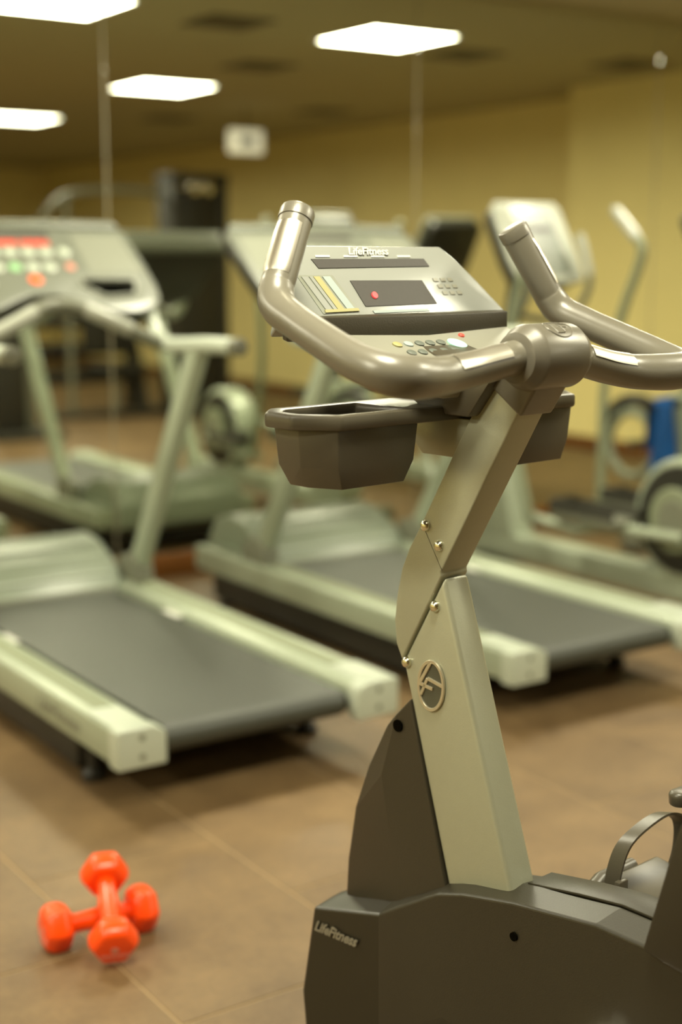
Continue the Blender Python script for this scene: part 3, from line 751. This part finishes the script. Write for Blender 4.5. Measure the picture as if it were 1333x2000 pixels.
# ------------------------------------------------------------------ ellipticals (local: x right, y forward, rear at y = 0)
def make_elliptical():
    t = thing('elliptical_trainer', 'elliptical trainer', 'elliptical')
    box('base_beam', (-.065, .12, .075), (.065, 1.93, .195), 'tread', t, .02, seg=3)
    for y in (.16, 1.90):
        bm = new_bm(); add_box(bm, (-.30, y-.05, .012), (.30, y+.05, .085)); fb = finish('foot_bar', bm, 'midgrey', t, .012, seg=2)
        for s in (-1, 1):
            bm = new_bm(); add_lathe(bm, [(0, .03), (.012, .03), (.014, .012)], 'z', (s*.26, y, 0), 14); finish('leveller', bm, 'black', fb)
    # round rear drive housing
    bm = new_bm(); n = 36
    pr = [((.60+.25*math.cos(2*math.pi*k/n)), .42+.25*math.sin(2*math.pi*k/n)) for k in range(n)]
    pr = [(y, max(z, .14)) for y, z in pr]
    add_prism(bm, pr, 'x', -.075, .075); dh = finish('drive_housing', bm, 'tread', t, .02, seg=3)
    for s in (-1, 1):
        bm = new_bm(); add_lathe(bm, [(s*.070, .225), (s*.085, .215), (s*.088, .05)], 'x', (0, .60, .42), 36); finish('side_shroud', bm, 'black', dh)
        bm = new_bm(); add_lathe(bm, [(s*.088, .125), (s*.108, .135), (s*.116, .125), (s*.116, .09)], 'x', (0, .60, .42), 32); cd = finish('crank_disc', bm, 'inlay', t)
        bm = new_bm(); add_lathe(bm, [(s*.114, .088), (s*.1175, .084)], 'x', (0, .60, .42), 28); finish('disc_cover', bm, 'midgrey', cd)
    # front tower and mast
    prism('front_tower', [(1.62, .17), (1.98, .17), (1.93, .45), (1.87, .80), (1.75, .80), (1.70, .45)], 'x', -.07, .07, 'tread', t, .02, seg=3)
    bm = new_bm(); add_tube(bm, [(0, 1.81, .58), (0, 1.77, 1.0), (0, 1.70, 1.42)], [.045, .040, .036], 16); finish('mast', bm, 'dark', t)
    # flywheel ring with its dark guard ahead of the tower
    bm = new_bm(); add_tube(bm, [(-.10, 2.08+.165*math.cos(R(10*k)), .52+.165*math.sin(R(10*k))) for k in range(37)], .024, 12, caps=False, up=(1, 0, 0)); finish('flywheel_ring', bm, 'tread', t)
    bm = new_bm(); add_tube(bm, [(-.085, 2.08+.225*math.cos(R(10*k)), .52+.225*math.sin(R(10*k))) for k in range(2, 24)], .034, 12, up=(1, 0, 0)); finish('flywheel_guard', bm, 'dark', t)
    bm = new_bm(); add_tube(bm, [(-.12, 2.08, .52), (.02, 2.08, .52), (.0, 1.90, .42)], .02, 10); finish('flywheel_axle', bm, 'midgrey', t)
    # console, tilted to the user
    O0 = Vector((0, 1.47, 1.37)); T = Vector((0, .20, .335)).normalized(); N = Vector((0, -T.z, T.y)); mt = basis(O0, (1, 0, 0), T, N)
    out = [(-.19, .0), (-.15, -.02), (.15, -.02), (.19, .0), (.205, .10), (.20, .36), (.175, .395), (-.175, .395), (-.20, .36), (-.205, .10)]
    bm = new_bm(); add_prism(bm, out, 'z', -.022, 0); cf = finish('console_face', bm, 'rim', t, .008, seg=2, mtx=mt)
    bm = new_bm(); add_prism(bm, [(-.128, .02), (.128, .02), (.128, .345), (-.128, .345)], 'z', 0, .003); cp = finish('console_panel', bm, 'epanel', cf)
    bm = new_bm(); add_prism(bm, [(-.10, .235), (.10, .235), (.10, .265), (-.10, .265)], 'z', .003, .005); finish('display_window', bm, 'screen', cf)
    for i in range(4):
        for j in range(2):
            bm = new_bm(); add_lathe(bm, [(.003, .012), (.007, .010)], 'z', (-.075+.05*i, .06+.05*j, 0), 12); finish('button', bm, 'midgrey', cf)
    bm = new_bm(); add_prism(bm, [(x*.94, v*.95+.012) for x, v in out], 'z', -.10, -.022); finish('console_back', bm, 'black', t, .015, seg=2, mtx=mt)
    # fixed inner handles
    for s in (-1, 1):
        p = smooth_path([(s*.02, 1.72, 1.20), (s*.10, 1.62, 1.18), (s*.165, 1.50, 1.22), (s*.175, 1.42, 1.34), (s*.175, 1.45, 1.47), (s*.172, 1.49, 1.56)], 6)
        bm = new_bm(); add_tube(bm, p, .016, 12); fh = finish('fixed_handle', bm, 'midgrey', t)
        bm = new_bm(); add_tube(bm, p[-11:], .0195, 12); finish('pulse_grip', bm, 'rim', fh)
    # swinging arms, pedal links and foot plates; the two sides are out of step
    for s, dy in ((1, 0.0), (-1, .16)):
        yk = lambda y, k: y+dy*k
        p = smooth_path([(s*.26, yk(1.355, 1), 1.665), (s*.262, yk(1.245, 1), 1.565), (s*.262, yk(1.19, 1), 1.50), (s*.262, yk(1.215, .95), 1.40), (s*.26, yk(1.29, .85), 1.23), (s*.26, yk(1.385, .4), .93), (s*.255, yk(1.39, 0), .62), (s*.25, yk(1.385, -.5), .34)], 6)
        bm = new_bm(); add_tube(bm, p, .0205, 14); ar = finish('swing_arm', bm, 'inlay', t)
        bm = new_bm(); add_tube(bm, [p[0]+(p[0]-p[1]).normalized()*.02]+p[:9], [.012]+[.025]*8+[.022], 14); finish('arm_grip', bm, 'rim', ar)
        cpn = Vector((s*.13, .60+.07*s, .42+.06*s)); fp = p[-1]
        bm = new_bm(); add_tube(bm, [fp+Vector((-s*.03, .04, .0)), fp+Vector((-s*.04, -.25, -.02)), (fp+cpn)/2+Vector((0, 0, .01)), cpn], .024, 12); lk = finish('pedal_link', bm, 'tread', t)
        ctr = fp+Vector((-s*.06, -.33, .045))
        bm = new_bm(); add_box(bm, (-.075, -.19, -.02), (.075, .19, .02)); pd = finish('foot_plate', bm, 'midgrey', t, .012, seg=2, loc=tuple(ctr))
        bm = new_bm()
        for q in ((-.078, -.19, .018, -.066, .19, .055), (.066, -.19, .018, .078, .19, .055), (-.078, .178, .018, .078, .19, .065)): add_box(bm, q[:3], q[3:])
        finish('plate_lip', bm, 'dark', pd, .003)
    bm = new_bm(); add_tube(bm, [(-.275, 1.80, .755), (.275, 1.80, .755)], .022, 14); finish('pivot_axle', bm, 'dark', t)
    return t
e1 = make_elliptical(); e1.location = (4.35, 3.30, 0)
e1['label'] = 'elliptical trainer right of the middle treadmill, its pale console in view'; e1['group'] = 'elliptical trainers facing the mirror'
e2 = copy_tree(e1); e2.location = (5.40, 3.10, 0)
e2['label'] = 'elliptical trainer farthest right, its dark console back seen in the mirror'

# blue towel slung over the left end of the second elliptical's axle
bm = new_bm(); nx, nz = 11, 30
V = []
for k in range(nz):
    u = k/(nz-1); row = []
    for i in range(nx):
        v = i/(nx-1)-.5
        wv = .008*math.sin(v*15+u*3)+.005*math.sin(v*25+1+u*5)
        if u < .30: yy, z = .030, .755-.22*(.30-u)/.30
        elif u < .42:
            a = math.pi*(u-.30)/.12; yy, z = .030*math.cos(a), .755+.030*math.sin(a)
        else: yy, z = -.030, .755-.33*(u-.42)/.58
        row.append(bm.verts.new((.15*v*(1-.18*math.sin(u*5)), yy+(wv if not .28 < u < .44 else wv*.2), z+.01*v)))
    V.append(row)
for a, b in zip(V[:-1], V[1:]):
    for i in range(nx-1): bm.faces.new([a[i], a[i+1], b[i+1], b[i]])
bmesh.ops.solidify(bm, geom=bm.faces[:], thickness=.006)
tw = finish('towel', bm, 'blue', None, loc=(5.40-.20, 3.10+1.80, 0), angle=60)
tag(tw, 'bright blue towel hanging at the right edge by the elliptical trainers', 'towel')

# ------------------------------------------------------------------ the pair of orange dumbbells on the floor
def make_dumbbell(name='dumbbell', m='orange', hr=.054, hl=.058, half=.096, gr=.0205):
    t = thing(name, name, 'dumbbell')
    bm = new_bm(); add_lathe(bm, [(-half+hl*.4, gr), (-half*.35, gr*.98), (0, gr*1.12), (half*.35, gr*.98), (half-hl*.4, gr)], 'x', (0, 0, 0), 20); finish('handle', bm, m, t)
    for s in (-1, 1):
        bm = new_bm(); rings = []
        for a, k in ((-hl/2, .80), (-hl*.22, 1.0), (hl*.22, 1.0), (hl/2, .80)):
            rings.append([bm.verts.new((s*half+a, hr*k*math.cos(R(60*i)), hr*k*math.sin(R(60*i)))) for i in range(6)])
        for A, B in zip(rings[:-1], rings[1:]):
            for i in range(6): bm.faces.new([A[i], A[(i+1) % 6], B[(i+1) % 6], B[i]])
        bm.faces.new(rings[0]); bm.faces.new(rings[-1][::-1])
        h = finish('head', bm, m, t, .006, seg=3, angle=50)
        if m == 'orange':
            xo = s*(half+hl/2)
            bm = new_bm(); add_lathe(bm, [(xo-s*.0005, .0085), (xo+s*.0008, .0085)], 'x', (0, 0, -.002), 20); finish('weight_mark', bm, 'pink', h)
            for k in range(9):
                yy = -.026+.0065*k; zz = -.019-.002*math.cos(yy*60)+.002
                bm = new_bm(); add_box(bm, (min(xo-s*.0005, xo+s*.0008), yy-.0022, zz-.0035), (max(xo-s*.0005, xo+s*.0008), yy+.0022, zz+.0035)); finish('name_stroke', bm, 'pink', h)
    return t
HZ = .054*math.cos(R(30))
d1 = make_dumbbell()
a = Vector((1.082, 2.690)); b = Vector((1.270, 2.672))
d1.location = ((a.x+b.x)/2, (a.y+b.y)/2, HZ); d1.rotation_euler = (0, 0, math.atan2(b.y-a.y, b.x-a.x))
tag(d1, 'orange hex dumbbell lying flat on the floor under the other one', 'dumbbell', 'orange dumbbells')
d2 = copy_tree(d1)
f = Vector((1.147, 2.545, .060)); g = Vector((1.208, 2.718, .128)); dx = (g-f).normalized()
yv = Vector((0, 0, 1)).cross(dx).normalized(); zv = dx.cross(yv)
# head faces towards the camera: the local -x head is the near one
d2.matrix_local = basis((f+g)/2, dx, yv, zv)
tag(d2, 'orange hex dumbbell propped on top of the other one, tilted towards the camera', 'dumbbell')

# ------------------------------------------------------------------ machines at the back of the room, seen in the mirror
rk = thing('dumbbell_rack', 'black three-tier dumbbell rack, seen in the mirror at the left', 'rack', (5.35, -1.25, 0))
for s in (-1, 1):
    bm = new_bm(); add_prism(bm, [(-.28, 0), (.28, 0), (.24, .06), (-.05, .90), (-.12, .90), (-.20, .06)], 'x', s*.85-.03, s*.85+.03); finish('rack_end', bm, 'black', rk, .005)
tiers = ((.10, .30), (.0, .56), (-.07, .82))
for y, z in tiers:
    bm = new_bm(); add_box(bm, (-.84, -.13, -.012), (.84, .13, .012), Matrix.Translation((0, y, z))); finish('shelf', bm, 'black', rk, .003)
db = make_dumbbell('rack_dumbbell', 'black', .055, .07, .10, .016)
first = True
for ti, (y, z) in enumerate(tiers):
    for k in range(10):
        d = db if first else copy_tree(db); first = False
        d.location = (5.35-.76+k*.168, -1.25+y, z+.0605); d.rotation_euler = (0, R(0), R(90))
        tag(d, 'black hex dumbbell on the %s shelf of the mirrored rack' % ('lowest', 'middle', 'top')[ti], 'dumbbell', 'black dumbbells on the rack, %s shelf' % ('lowest', 'middle', 'top')[ti])

gym = thing('cable_machine', 'dark cable weight machine with tall weight tower, seen in the mirror at the back', 'weight machine', (6.45, -.45, 0))
box('tower_frame', (-.29, -.16, 0), (-.23, .16, 2.22), 'dark', gym, .006); box('tower_frame', (.23, -.16, 0), (.29, .16, 2.22), 'dark', gym, .006)
box('tower_top', (-.30, -.17, 2.14), (.30, .17, 2.24), 'dark', gym, .01); box('tower_base', (-.34, -.35, 0), (.34, .35, .07), 'dark', gym, .008)
box('front_screen', (-.22, .12, .12), (.22, .14, 2.1), 'black', gym, .004)
for k in range(14): box('weight_plate', (-.15, -.07, .12+k*.052), (.15, .07, .165+k*.052), 'black', gym, .004)
for s in (-1, 1):
    bm = new_bm(); add_tube(bm, [(s*.09, 0, .1), (s*.09, 0, 2.15)], .011, 10); finish('guide_rod', bm, 'chrome', gym)
    bm = new_bm(); add_lathe(bm, [(-.02, .05), (-.012, .062), (.012, .062), (.02, .05)], 'y', (s*.07, .17, 2.11), 20); finish('pulley', bm, 'chrome', gym)
bm = new_bm(); add_tube(bm, smooth_path([(-.26, -.05, 2.05), (-.7, -.1, 2.08), (-1.2, -.15, 2.02), (-1.45, -.15, 1.8)], 5), .03, 12); finish('boom', bm, 'midgrey', gym)
bm = new_bm(); add_tube(bm, [(-1.2, -.15, 2.0), (-1.2, -.15, .05)], .03, 12); finish('outer_post', bm, 'midgrey', gym)
box('outer_foot', (-1.5, -.19, 0), (-.34, -.11, .06), 'dark', gym, .006)
bm = new_bm(); add_box(bm, (-1.0, -.3, .42), (-.5, .0, .50)); finish('seat', bm, 'black', gym, .02, seg=3)
bm = new_bm(); add_box(bm, (-1.0, -.36, .58), (-.5, -.30, 1.15)); finish('backrest', bm, 'black', gym, .02, seg=3)
bm = new_bm(); add_tube(bm, [(-.75, -.2, .06), (-.75, -.2, .42)], .03, 12); finish('seat_post', bm, 'midgrey', gym)

cm = thing('pulley_column', 'dark pulley column with grey post, seen in the mirror at the far left', 'weight machine', (4.36, .35, 0))
box('column_base', (-.30, -.30, 0), (.30, .30, .06), 'dark', cm, .008)
box('column_body', (-.24, -.14, .06), (.02, .14, 1.15), 'black', cm, .01)
box('column_post', (.06, -.04, .06), (.14, .04, 1.25), 'midgrey', cm, .006)
bm = new_bm(); add_tube(bm, smooth_path([(.10, 0, 1.22), (.0, .05, 1.32), (-.2, .1, 1.30), (-.34, .12, 1.2)], 5), .02, 10); finish('column_arm', bm, 'midgrey', cm)
